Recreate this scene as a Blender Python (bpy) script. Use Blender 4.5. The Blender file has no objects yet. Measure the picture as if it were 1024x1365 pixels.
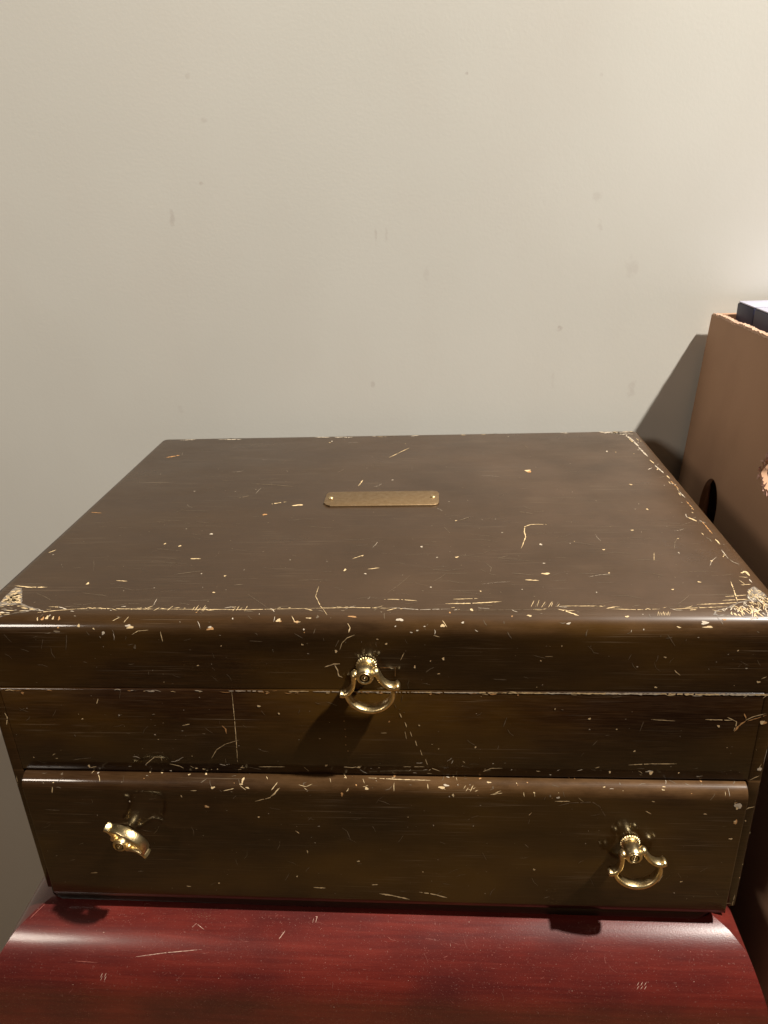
import bpy, bmesh, math, random, json
from mathutils import Vector, Matrix
random.seed(7)
sc = bpy.context.scene
C = sc.collection

# ---------------------------------------------------------------- camera
cam_d = bpy.data.cameras.new("camera"); cam = bpy.data.objects.new("camera", cam_d); C.objects.link(cam)
cam_d.sensor_fit = 'HORIZONTAL'; cam_d.sensor_width = 36.0; cam_d.lens = 35.18
cam_d.clip_start = 0.01; cam_d.clip_end = 50
PITCH, ROLL, YAW = -0.40915, -0.04204, -0.08007
fwd = Vector((math.sin(YAW)*math.cos(PITCH), math.cos(YAW)*math.cos(PITCH), math.sin(PITCH)))
r0 = Vector((math.cos(YAW), -math.sin(YAW), 0)); u0 = r0.cross(fwd)
rt = math.cos(ROLL)*r0 + math.sin(ROLL)*u0; up = -math.sin(ROLL)*r0 + math.cos(ROLL)*u0
cam.matrix_world = Matrix(((rt.x, up.x, -fwd.x, 0.03859), (rt.y, up.y, -fwd.y, -0.32548), (rt.z, up.z, -fwd.z, 0.40373), (0, 0, 0, 1)))
sc.camera = cam
sc.render.resolution_x = 768; sc.render.resolution_y = 1024

# ---------------------------------------------------------------- world, lamps, exposure
w = bpy.data.worlds.new("World"); sc.world = w; w.use_nodes = True
bg = w.node_tree.nodes["Background"]
bg.inputs[0].default_value = (1.0, 0.62, 0.40, 1); bg.inputs[1].default_value = 0.022
def lamp(name, loc, target, size, power, col):
    d = bpy.data.lights.new(name, 'AREA'); d.shape = 'DISK'; d.size = size; d.energy = power; d.color = col
    o = bpy.data.objects.new(name, d); C.objects.link(o); o.location = loc
    o.rotation_euler = (Vector(target) - Vector(loc)).to_track_quat('-Z', 'Y').to_euler()
    return o
lamp("ceiling_lamp", (1.12, -0.31, 2.0), (0, 0.15, 0.2), 0.07, 98.0, (1.0, 0.94, 0.85))
lamp("window_light", (-.96, -1.08, .96), (0, 0.0, 0.15), 0.26, 6.5, (1.0, 0.87, 0.74))
sc.view_settings.view_transform = 'Standard'; sc.view_settings.look = 'None'
sc.view_settings.exposure = 0.0; sc.view_settings.gamma = 1.0

# ---------------------------------------------------------------- node helpers
class NT:
    def __init__(s, name):
        m = bpy.data.materials.new(name); m.use_nodes = True; s.m = m; s.t = m.node_tree
        s.b = s.t.nodes["Principled BSDF"]
    def n(s, kind, **kw):
        o = s.t.nodes.new(kind)
        for k, v in kw.items():
            if k in ('in_',):
                for kk, vv in v.items(): o.inputs[kk].default_value = vv
            else: setattr(o, k, v)
        return o
    def l(s, a, b): s.t.links.new(a, b)
    def pos(s, scale=(1, 1, 1), rot=(0, 0, 0), loc=(0, 0, 0)):
        tc = s.n('ShaderNodeTexCoord'); mp = s.n('ShaderNodeMapping')
        mp.inputs['Scale'].default_value = scale; mp.inputs['Rotation'].default_value = rot; mp.inputs['Location'].default_value = loc
        s.l(tc.outputs['Object'], mp.inputs[0]); return mp.outputs[0]
    def noise(s, vec, scale, detail=4, rough=.55, dist=0):
        o = s.n('ShaderNodeTexNoise'); o.inputs['Scale'].default_value = scale; o.inputs['Detail'].default_value = detail
        o.inputs['Roughness'].default_value = rough; o.inputs['Distortion'].default_value = dist
        s.l(vec, o.inputs['Vector']); return o.outputs['Fac']
    def ramp(s, fac, stops):
        o = s.n('ShaderNodeValToRGB'); e = o.color_ramp.elements
        while len(e) < len(stops): e.new(.5)
        for i, (p, c) in enumerate(stops):
            e[i].position = p; e[i].color = (*c, 1) if not isinstance(c, (int, float)) else (c, c, c, 1)
        s.l(fac, o.inputs[0]); return o.outputs[0]
    def mix(s, fac, a, b, mode='MIX'):
        o = s.n('ShaderNodeMix', data_type='RGBA', blend_type=mode)
        for sock, v in ((o.inputs[0], fac), (o.inputs[6], a), (o.inputs[7], b)):
            if isinstance(v, (int, float)): sock.default_value = v
            elif isinstance(v, tuple): sock.default_value = (*v, 1)
            else: s.l(v, sock)
        return o.outputs[2]
    def math(s, op, a, b=0.0, clamp=False):
        o = s.n('ShaderNodeMath', operation=op, use_clamp=clamp)
        for i, v in enumerate((a, b)):
            if isinstance(v, (int, float)): o.inputs[i].default_value = v
            else: s.l(v, o.inputs[i])
        return o.outputs[0]
    def bump(s, h, strength, dist):
        o = s.n('ShaderNodeBump'); o.inputs['Strength'].default_value = strength; o.inputs['Distance'].default_value = dist
        s.l(h, o.inputs['Height']); s.l(o.outputs[0], s.b.inputs['Normal']); return o
    def set(s, **kw):
        for k, v in kw.items():
            k = k.replace('_', ' ')
            if isinstance(v, (int, float)): s.b.inputs[k].default_value = v
            elif isinstance(v, tuple): s.b.inputs[k].default_value = (*v, 1)
            else: s.l(v, s.b.inputs[k])
        return s.m

def wood_dark():
    t = NT("dark_stained_wood")
    g = t.noise(t.pos((4, 90, 90)), 9, 6, .65, .3)          # long grain along x
    g2 = t.noise(t.pos((22, 900, 900)), 3, 3, .7)            # fine pores
    bl = t.noise(t.pos((5, 14, 9)), 1.6, 3)                  # broad stain blotches
    tc = t.n('ShaderNodeTexCoord'); sp = t.n('ShaderNodeSeparateXYZ'); t.l(tc.outputs['Object'], sp.inputs[0])
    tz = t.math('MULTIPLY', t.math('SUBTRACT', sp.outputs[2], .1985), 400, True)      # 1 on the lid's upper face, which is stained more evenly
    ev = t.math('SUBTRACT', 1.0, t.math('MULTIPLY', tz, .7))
    col = t.ramp(g, [(.25, (.0085, .0030, .0011)), (.50, (.017, .0064, .0019)), (.78, (.036, .0150, .0042))])
    col = t.mix(t.math('MULTIPLY', t.ramp(bl, [(.42, 0.0), (.66, .85)]), ev), col, (.064, .030, .0040))
    bd = t.noise(t.pos((3, 9, 9), loc=(5, 2, 3)), 1.9, 3)
    col = t.mix(t.math('MULTIPLY', t.ramp(bd, [(.44, 0.0), (.66, .8)]), ev), col, (.0065, .0026, .0013))
    col = t.mix(t.math('MULTIPLY', tz, .55), col, (.046, .0245, .0100))  # lid top lighter; the fronts' deep shade is put into the base browns
    # patchy lighter brown on the lid top, growing towards the right-hand side
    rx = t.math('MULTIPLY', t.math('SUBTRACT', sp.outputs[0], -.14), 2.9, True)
    rtone = t.math('MULTIPLY', t.math('MULTIPLY', rx, tz), t.ramp(t.noise(t.pos((6, 6, 6), loc=(1, 1, 1)), 3, 4, .6), [(.3, .15), (.75, 1.0)]))
    col = t.mix(rtone, col, (.085, .048, .026))
    col = t.mix(t.ramp(g2, [(.48, 0.0), (.70, .35)]), col, (.060, .034, .016))
    # rubbed round-overs of drawer and lid, with lamp sheen painted in, stronger rightwards
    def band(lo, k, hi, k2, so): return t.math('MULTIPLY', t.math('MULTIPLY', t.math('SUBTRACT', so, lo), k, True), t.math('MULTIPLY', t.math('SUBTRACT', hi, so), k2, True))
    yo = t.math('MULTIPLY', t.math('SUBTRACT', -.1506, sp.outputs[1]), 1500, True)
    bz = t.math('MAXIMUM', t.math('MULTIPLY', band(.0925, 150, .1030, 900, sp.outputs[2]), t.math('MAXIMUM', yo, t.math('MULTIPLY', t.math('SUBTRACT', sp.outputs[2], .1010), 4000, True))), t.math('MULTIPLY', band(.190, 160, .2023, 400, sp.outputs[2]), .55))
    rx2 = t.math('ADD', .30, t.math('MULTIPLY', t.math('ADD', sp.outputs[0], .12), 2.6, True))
    rub_sheen = t.math('MULTIPLY', t.math('MULTIPLY', bz, rx2), t.ramp(t.noise(t.pos((12, 30, 30), loc=(3, 1, 1)), 3, 4, .65), [(.3, .25), (.68, 1.0)]))
    col = t.mix(rub_sheen, col, (.125, .066, .028))
    # hairline scuffs
    s1 = t.noise(t.pos((14, 1500, 1500), (.0, .0, .09)), 1.2, 2, .5)
    msk = t.noise(t.pos((9, 22, 22), loc=(3, 1, 0)), 2.2, 3)
    sc1 = t.math('MULTIPLY', t.ramp(s1, [(.62, 0.0), (.70, 1.0)]), t.ramp(msk, [(.48, 0.0), (.66, .45)]))
    col = t.mix(sc1, col, (.19, .14, .09))
    sm = t.noise(t.pos((8, 16, 16), loc=(0, 7, 2)), 2, 4, .6)
    ro = t.ramp(sm, [(.3, .26), (.72, .44)])
    t.bump(t.mix(.5, g2, sm), .12, .0006)
    cr = t.math('ADD', .085, t.math('MULTIPLY', tz, .17)); cw = t.math('SUBTRACT', .68, t.math('MULTIPLY', tz, .14))
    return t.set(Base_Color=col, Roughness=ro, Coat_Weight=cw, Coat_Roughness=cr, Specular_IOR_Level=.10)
def wood_red():
    t = NT("red_lacquered_wood")
    g = t.noise(t.pos((3, 60, 60)), 5, 6, .65, .4)
    bl = t.noise(t.pos((5, 11, 9), loc=(2, 0, 0)), 1.7, 4, .6)
    f = t.noise(t.pos((120, 500, 500)), 4, 3, .7)
    col = t.ramp(g, [(.3, (.092, .0118, .0095)), (.55, (.132, .0172, .0120)), (.78, (.175, .025, .017))])
    col = t.mix(t.ramp(bl, [(.42, 0.0), (.68, .8)]), col, (.038, .0090, .0095))
    col = t.mix(t.ramp(f, [(.58, 0.0), (.78, .4)]), col, (.22, .07, .05))
    d = t.noise(t.pos(), 1100, 2, .6)
    col = t.mix(t.ramp(d, [(.66, 0.0), (.72, .5)]), col, (.30, .16, .13))
    ro = t.ramp(t.noise(t.pos((7, 20, 20)), 2.5, 4, .6), [(.3, .26), (.7, .38)])
    t.bump(t.mix(.5, f, d), .15, .0005)
    return t.set(Base_Color=col, Roughness=ro, Coat_Weight=.5, Coat_Roughness=.17, Specular_IOR_Level=.3)
def brass(name, c1, c2, c3, rough):
    t = NT(name)
    n = t.noise(t.pos(), 260, 5, .65); n2 = t.noise(t.pos(), 900, 3, .6)
    col = t.ramp(n, [(.32, c1), (.52, c2), (.75, c3)])
    t.bump(n2, .35, .0004)
    return t.set(Base_Color=col, Metallic=1.0, Roughness=t.ramp(n, [(.3, rough+.15), (.7, rough)]))
def plain(name, col, rough=.6, spec=.3, var=.25, scale=300):
    t = NT(name); n = t.noise(t.pos(), scale, 4, .6)
    c = t.ramp(n, [(.3, tuple(x*(1-var) for x in col)), (.7, tuple(min(1, x*(1+var)) for x in col))])
    t.bump(n, .2, .0003)
    return t.set(Base_Color=c, Roughness=rough, Specular_IOR_Level=spec)
def wall_mat():
    t = NT("cream_wall_paint")
    b = t.noise(t.pos(), 3.2, 3, .5); b2 = t.noise(t.pos((1, 1, .5), loc=(4, 0, 1)), 11, 4, .6)
    col = t.ramp(b, [(.3, (.60, .587, .530)), (.7, (.655, .641, .583))])
    col = t.mix(t.ramp(b2, [(.45, 0.0), (.75, .25)]), col, (.585, .545, .485))
    tc = t.n('ShaderNodeTexCoord'); sp = t.n('ShaderNodeSeparateXYZ'); t.l(tc.outputs['Object'], sp.inputs[0])
    wob = t.noise(t.pos(), 160, 3, .7)
    tot = None
    for (x, z, rx, rz, k) in [(-.1835, .3864, .0028, .0075, .5), (-.146, .4578, .003, .0022, .4), (-.012, .3673, .0014, .008, .45), (-.003, .3673, .0012, .006, .3),
                              (.1431, .2852, .0035, .003, .9), (.1691, .3894, .006, .004, .28), (.1719, .3678, .003, .005, .35), (.2097, .2296, .004, .010, .35),
                              (.0629, .4806, .0014, .0014, .8), (-.1549, .4114, .002, .0015, .6), (-.155, .49, .002, .003, .3), (.20, .335, .006, .009, .25),
                              (-.20, .22, .003, .004, .3), (.14, .24, .0015, .010, .2), (-.02, .24, .002, .003, .45), (.165, .475, .0018, .0018, .4), (.03, .335, .003, .006, .2)]:
        dx = t.math('DIVIDE', t.math('SUBTRACT', sp.outputs[0], x), rx); dz = t.math('DIVIDE', t.math('SUBTRACT', sp.outputs[2], z), rz)
        d = t.math('ADD', t.math('MULTIPLY', dx, dx), t.math('MULTIPLY', dz, dz))
        d = t.math('ADD', d, t.math('MULTIPLY', t.math('SUBTRACT', wob, .5), 4.5))
        m = t.math('MULTIPLY', t.math('SUBTRACT', 1.0, d, True), k*.42)
        tot = m if tot is None else t.math('MAXIMUM', tot, m)
    col = t.mix(tot, col, (.27, .19, .16))
    t.bump(t.mix(.3, t.noise(t.pos(), 420, 3, .5), t.noise(t.pos(), 24, 3, .5)), .06, .0012)
    return t.set(Base_Color=col, Roughness=.55, Specular_IOR_Level=.3)
def card_mat():
    t = NT("brown_cardboard")
    n = t.noise(t.pos((1, 9, 5)), 2.2, 2, .5); f = t.noise(t.pos(), 700, 4, .7); b = t.noise(t.pos(), 14, 3)
    col = t.ramp(n, [(.3, (.44, .265, .165)), (.7, (.48, .290, .182))])
    col = t.mix(t.ramp(f, [(.4, 0.0), (.8, .35)]), col, (.42, .25, .15))
    col = t.mix(t.ramp(b, [(.5, 0.0), (.8, .3)]), col, (.25, .13, .08))
    t.bump(t.mix(.5, n, f), .25, .0008)
    return t.set(Base_Color=col, Roughness=.75, Specular_IOR_Level=.25)

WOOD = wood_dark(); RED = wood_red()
BRASS = brass("aged_brass", (.42, .30, .13), (.80, .63, .34), (.95, .83, .53), .27)
DULL = brass("dull_brass_plate", (.25, .165, .085), (.32, .215, .115), (.40, .285, .17), .44)
WALL = wall_mat(); CARD = card_mat()
MK = {'C': plain("bare_cream_wood", (.60, .44, .24), .6), 'P': plain("pale_bare_wood", (.50, .42, .32), .6), 'T': plain("tan_bare_wood", (.42, .22, .085), .6),
      'G': plain("dull_scratch", (.13, .095, .06), .5), 'K': plain("worn_grey_wood", (.17, .14, .11), .5, var=.5, scale=900),
      'Q': plain("pink_scratch", (.55, .36, .28), .5), 'q': plain("dusty_red_scratch", (.28, .09, .07), .5)}
TORN = plain("torn_card_pulp", (.52, .34, .24), .85); NAVY = plain("navy_printed_card", (.022, .022, .055), .5, .3, .35, 40)
LILAC = plain("pale_glossy_card", (.46, .46, .58), .35, .5, .1, 30); SHADE = plain("shade_dark_wood", (.010, .006, .004), .35)
PINK = plain("pink_torn_paper", (.55, .34, .27), .8)

# ---------------------------------------------------------------- mesh helpers
def link(name, bm, mats, parent=None, smooth=True, angle=35):
    me = bpy.data.meshes.new(name); bmesh.ops.recalc_face_normals(bm, faces=bm.faces[:]) if smooth != 'keep' else None
    bm.to_mesh(me); bm.free()
    for m in (mats if isinstance(mats, (list, tuple)) else [mats]): me.materials.append(m)
    if smooth:
        me.shade_smooth(); me.set_sharp_from_angle(angle=math.radians(angle))
    o = bpy.data.objects.new(name, me); C.objects.link(o)
    if parent: o.parent = parent
    return o
def empty(name, loc, label, cat, group=None):
    o = bpy.data.objects.new(name, None); C.objects.link(o); o.location = loc; o.empty_display_size = .02
    o['label'] = label; o['category'] = cat
    if group: o['group'] = group
    return o
def box(x0, x1, y0, y1, z0, z1, bev=0.0, seg=3, bm=None, off=(0, 0, 0)):
    b = bmesh.new()
    vs = [b.verts.new((x - off[0], y - off[1], z - off[2])) for x in (x0, x1) for y in (y0, y1) for z in (z0, z1)]
    for f in ((0, 1, 3, 2), (4, 6, 7, 5), (0, 4, 5, 1), (2, 3, 7, 6), (0, 2, 6, 4), (1, 5, 7, 3)): b.faces.new([vs[i] for i in f])
    bmesh.ops.recalc_face_normals(b, faces=b.faces[:])
    if bev: bmesh.ops.bevel(b, geom=b.edges[:], offset=bev, segments=seg, profile=.5, affect='EDGES')
    if bm is None: return b
    me = bpy.data.meshes.new('tmp'); b.to_mesh(me); b.free(); bm.from_mesh(me); bpy.data.meshes.remove(me); return bm
def extrude_profile(P, x0, x1, nx=1, off=(0, 0, 0)):
    """closed yz outline P swept along x"""
    b = bmesh.new(); rings = []
    for i in range(nx+1):
        x = x0 + (x1-x0)*i/nx
        rings.append([b.verts.new((x-off[0], y-off[1], z-off[2])) for y, z in P])
    n = len(P)
    for a, c in zip(rings, rings[1:]):
        for k in range(n): b.faces.new((a[k], a[(k+1) % n], c[(k+1) % n], c[k]))
    b.faces.new(rings[0]); b.faces.new(rings[-1])
    return b
def lathe(prof, n=28, axis='y', org=(0, 0, 0), bm=None):
    """prof: (distance along -y, radius)"""
    b = bm or bmesh.new(); rings = []
    for d, r in prof:
        rings.append([b.verts.new((org[0]+r*math.cos(2*math.pi*k/n), org[1]-d, org[2]+r*math.sin(2*math.pi*k/n))) for k in range(n)])
    for a, c in zip(rings, rings[1:]):
        for k in range(n): b.faces.new((a[k], a[(k+1) % n], c[(k+1) % n], c[k]))
    b.faces.new(rings[0]); b.faces.new(rings[-1]); return b

# ---------------------------------------------------------------- measures (metres)
W2 = .21; D = .309; ZT = .2025; ZS = .160; RL = .0105; FD = -.0075
def lid_prof():
    P = [(D, ZT), (RL, ZT)]
    for k in range(1, 17):
        a = math.pi/2*k/16; P.append((RL-RL*math.sin(a), ZT-RL+RL*math.cos(a)))
    return P + [(0, ZS)]
def draw_prof():
    zd = .1015; n = .0075; P = [(.002, zd), (0, zd)]
    for k in range(1, 15):
        a = math.pi/2*k/14; P.append((-n*math.sin(a), zd-n+n*math.cos(a)))
    return P + [(-n, .0114)]
def red_prof():
    P = [(.35, 0), (.010, 0)]
    for k in range(1, 33):
        a = math.radians(84)*k/32; P.append((.010-.047*math.sin(a), -.047+.047*math.cos(a)))
    return P + [(P[-1][0]-.004, P[-1][1]-.05)]
PROF = {'L': lid_prof(), 'B': [(-.0008, .1592), (-.0008, .0065)], 'D': draw_prof(), 'R': red_prof()}
def onprof(s, x, a, off):
    """surface point: x and arc length a, both in mm, raised by off"""
    P = PROF[s]; a *= .001; i = 0
    while i < len(P)-2:
        L = math.hypot(P[i+1][0]-P[i][0], P[i+1][1]-P[i][1])
        if a <= L: break
        a -= L; i += 1
    (y0, z0), (y1, z1) = P[i], P[i+1]; L = math.hypot(y1-y0, z1-z0); dy, dz = (y1-y0)/L, (z1-z0)/L
    p = Vector((x*.001, y0+dy*a+dz*off, z0+dz*a-dy*off))
    if s == 'L' and p.z > ZT-.0005:        # follow the small round-over at the sides and back
        RC, RS = .0065, .0042; ex, ey = W2-abs(p.x), D-p.y
        e = RC-math.hypot(RC-ex, RC-ey) if ex < RC and ey < RC else min(ex, ey)
        if e < .0004:                      # keep inside the outline
            k = .0004-e; e = .0004
            if ex < ey: p.x -= math.copysign(k, p.x)
            else: p.y -= k
        if e < RS: p.z -= RS-math.sqrt(RS*RS-(RS-e)**2)
    return p

# ================================================================ setting: wall and floor
wb = box(-2.2, 2.2, .34, .40, -.76, 1.9, off=(0, 0, 0))
wall = link("wall", wb, WALL, smooth=False); wall['kind'] = 'structure'
fb = box(-2.2, 2.2, -2.6, .34, -.80, -.76)
floor = link("floor", fb, plain("brown_carpet", (.19, .115, .045), .9, .2, .3, 60), smooth=False); floor['kind'] = 'structure'

# ================================================================ red lacquered cabinet under the chest
cab = empty("red_cabinet", (-.008, 0, -.76), 'glossy cherry red wooden cabinet with rounded front edge, standing under the dark brown chest', 'cabinet')
OC = (-.008, 0, -.76)
crease = [(0.0, -.1985, .1850), (.10, -.2020, .1905), (.2128, -.2080, .1975), (.4, -.2160, .2055), (.65, -.2255, .2133), (.93, -.2330, .2170), (1.25, -.2375, .2215), (1.466, -.2390, .2225)]
def rz(th): return (.010-.047*math.sin(th), -.047+.047*math.cos(th))
pts = []
for a, b in zip(crease, crease[1:]):
    for k in range(6):
        t = k/6; th = a[0]+(b[0]-a[0])*t; pts.append((a[1]+(b[1]-a[1])*t, a[2]+(b[2]-a[2])*t) + rz(th))
pts.append(crease[-1][1:] + rz(crease[-1][0]))
pts.append((-.2392, .2227, pts[-1][2]-.004, pts[-1][3]-.05))
b = bmesh.new(); V = lambda x, y, z: b.verts.new((x-OC[0], y-OC[1], z-OC[2]))
NX = 24; rows = []
for xl, xr, y, z in pts: rows.append([V(xl+(xr-xl)*k/NX, y, z) for k in range(NX+1)])
for r1, r2 in zip(rows, rows[1:]):
    for k in range(NX): b.faces.new((r1[k], r1[k+1], r2[k+1], r2[k]))
bl = [V(xl, .336, z) for xl, xr, y, z in pts]; br = [V(xr, .336, z) for xl, xr, y, z in pts]
for i in range(len(pts)-1):
    b.faces.new((rows[i][0], bl[i], bl[i+1], rows[i+1][0])); b.faces.new((rows[i][-1], rows[i+1][-1], br[i+1], br[i]))
b.faces.new([rows[0][k] for k in range(NX+1)] + [br[0], bl[0]])
top = link("cabinet_top", b, RED, cab, angle=18)
ze = pts[-1][3]
bb = box(-.2370, .2205, -.036, .336, -.70, ze-.002, bev=.003, off=OC)
link("cabinet_body", bb, RED, cab)
for x0 in (-.232, .192):
    for y0 in (-.032, .305): link("leg", box(x0, x0+.024, y0, y0+.024, -.76, -.7005, bev=.002, off=OC), RED, cab)

# ================================================================ the dark brown chest
chest = empty("jewelry_chest", (0, .15, 0), 'worn dark brown wooden chest with brass ring pulls and a brass plate on top', 'chest')
OH = (0, .15, 0)
# lid: board with a big round-over in front and small ones elsewhere
b = box(-W2, W2, 0, D, ZS, ZT, off=OH)
def sel(f, b_=None): return [e for e in b.edges if f((e.verts[0].co+e.verts[1].co)/2 + Vector(OH), e)]
bmesh.ops.bevel(b, geom=sel(lambda c, e: abs(c.y-D) < 1e-5 and abs(abs(c.x)-W2) < 1e-5), offset=.0065, segments=5, profile=.5, affect='EDGES')
bmesh.ops.bevel(b, geom=sel(lambda c, e: abs(c.y) < 1e-5 and abs(c.z-ZT) < 1e-5), offset=RL, segments=14, profile=.5, affect='EDGES')
bmesh.ops.bevel(b, geom=sel(lambda c, e: abs(c.z-ZT) < 1e-5 and abs(e.verts[0].co.x-e.verts[1].co.x) < 1e-6 and e.calc_length() > .1 and abs(abs(c.x)-W2) < 1e-5) +
                sel(lambda c, e: abs(c.z-ZT) < 1e-5 and c.y > D-.0064), offset=.0042, segments=6, profile=.5, affect='EDGES')
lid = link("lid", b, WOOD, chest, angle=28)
# body: two side panels, top panel, back, base
link("side_panel", box(-W2, -.2030, -.0008, D-.001, .0068, .1594, bev=.0008, off=OH), WOOD, chest)
link("side_panel", box(.2030, W2, -.0008, D-.001, .0068, .1594, bev=.0008, off=OH), WOOD, chest)
P = [(-.0008, .1588), (-.0002, .1594), (.0125, .1594), (.0125, .1018), (.0006, .1018), (-.0002, .1022), (-.0008, .1034)]
link("front_panel", extrude_profile(P, -.20295, .20295, 1, OH), WOOD, chest, angle=50)
link("back_panel", box(-.2029, .2029, D-.012, D-.0015, .0068, .1592, off=OH), WOOD, chest)
b = bmesh.new()   # base board, corners rounded in plan
pl = []
for cx, cy, a0 in ((.1995-.012, -.0050+.010, -90), (.2000-.010, D-.010, 0), (-.2105+.010, D-.010, 90), (-.2105+.010, -.0035+.010, 180)):
    for k in range(7):
        a = math.radians(a0+15*k); pl.append((cx+.010*math.cos(a), cy+.010*math.sin(a)))
lo = [b.verts.new((x, y-.15, .0006)) for x, y in pl]; hi = [b.verts.new((x, y-.15, .0066 if x > .2 or x < -.2 else .0066)) for x, y in pl]
b.faces.new(lo[::-1]); b.faces.new(hi)
for k in range(len(pl)): b.faces.new((lo[k], lo[(k+1) % len(pl)], hi[(k+1) % len(pl)], hi[k]))
bmesh.ops.bevel(b, geom=[e for e in b.edges if abs(e.verts[0].co.z-e.verts[1].co.z) < 1e-6], offset=.0012, segments=2, profile=.5, affect='EDGES')
link("base", b, SHADE, chest)  # near-black, so the shade under the drawer sits in its colour
# drawer: profiled front and a plain tray behind it
P = draw_prof()[1:] + [(-.0069, .0100), (-.0062, .0085), (-.0058, .0070), (.012, .0070), (.012, .1015)]
b = extrude_profile(P, -.2020, .2020, 1, OH)
bmesh.ops.bevel(b, geom=[e for e in b.edges if abs(abs(e.verts[0].co.x)-.2020) < 1e-6 and abs(abs(e.verts[1].co.x)-.2020) < 1e-6 and (e.verts[0].co.y+e.verts[1].co.y)/2+.15 < .0005], offset=.0008, segments=2, profile=.5, affect='EDGES')
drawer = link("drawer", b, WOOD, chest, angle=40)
link("drawer_tray", box(-.196, .196, .0125, .28, .0070, .07, off=OH), SHADE, chest, smooth=False)

# name plate with two pins
b = bmesh.new(); x0, x1, y0, y1, c = -.0417, .0385, .1465, .1722, .0045
out = []
for cx, cy, sx, sy in ((x1, y0, 1, -1), (x1, y1, 1, 1), (x0, y1, -1, 1), (x0, y0, -1, -1)):
    arc = [(cx-sx*c, cy), (cx-sx*c*.45, cy-sy*c*.12), (cx-sx*c*.12, cy-sy*c*.45), (cx, cy-sy*c)]
    if sx*sy > 0: arc = arc[::-1]
    out += arc if not (sx == -1 and sy == -1) else [(cx, cy+c), (cx+.0015, cy+.0030), (cx+.0022, cy+.0012), (cx+.0040, cy)]
out = [(x1-c, y0), (x1-.0012, y0+.0012), (x1, y0+c), (x1, y1-c), (x1-.0012, y1-.0012), (x1-c, y1), (x0+c, y1), (x0+.001, y1-.0012), (x0, y1-c), (x0, y0+c), (x0+.0022, y0+.0042), (x0+.0016, y0+.0018), (x0+.0045, y0+.001), (x0+.0052, y0)]
hi = [b.verts.new((x-OH[0], y-OH[1], ZT+.0011)) for x, y in out]; lo = [b.verts.new((x-OH[0], y-OH[1], ZT+.0001)) for x, y in out]
b.faces.new(hi); b.faces.new(lo[::-1])
for k in range(len(out)): b.faces.new((lo[k], lo[(k+1) % len(out)], hi[(k+1) % len(out)], hi[k]))
bmesh.ops.bevel(b, geom=[e for e in b.edges if e.verts[0].co.z > ZT+.001 and e.verts[1].co.z > ZT+.001], offset=.0004, segments=2, profile=.5, affect='EDGES')
plate = link("brass_plate", b, DULL, chest, angle=50)
for px in (-.0375, .0343):
    b = bmesh.new(); bmesh.ops.create_uvsphere(b, u_segments=14, v_segments=8, radius=.0019)
    for v in b.verts: v.co = Vector((v.co.x+px, v.co.y+.1600-.15, v.co.z*.55+ZT+.0012))
    link("pin", b, BRASS, plate)

# ---------------------------------------------------------------- ring pulls
def ribbon(bm, path, wid, thk):
    """flat band: path in the xz plane, wid along y, thk in the plane"""
    n = len(path); rings = []
    for i, (x, z) in enumerate(path):
        a = path[max(i-1, 0)]; c = path[min(i+1, n-1)]; t = Vector((c[0]-a[0], 0, c[1]-a[1])).normalized(); nn = Vector((-t.z, 0, t.x))
        w_, h_ = wid[i]/2, thk[i]/2; ring = []
        for k in range(12):
            a_ = 2*math.pi*k/12; cc, ss = math.cos(a_), math.sin(a_)
            pw = w_*math.copysign(abs(cc)**.55, cc); ph = h_*math.copysign(abs(ss)**.75, ss)
            ring.append(bm.verts.new(Vector((x, 0, z)) + nn*ph + Vector((0, pw, 0))))
        rings.append(ring)
    for a, c in zip(rings, rings[1:]):
        for k in range(12): bm.faces.new((a[k], a[(k+1) % 12], c[(k+1) % 12], c[k]))
    bm.faces.new(rings[0]); bm.faces.new(rings[-1])
def catmull(P, m=5):
    out = []
    for i in range(len(P)-1):
        p = [P[max(i-1, 0)], P[i], P[i+1], P[min(i+2, len(P)-1)]]
        for k in range(m):
            t = k/m
            out.append(tuple(.5*((2*p[1][j]) + (-p[0][j]+p[2][j])*t + (2*p[0][j]-5*p[1][j]+4*p[2][j]-p[3][j])*t*t + (-p[0][j]+3*p[1][j]-3*p[2][j]+p[3][j])*t**3) for j in range(len(P[0]))))
    return out + [P[-1]]
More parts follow.
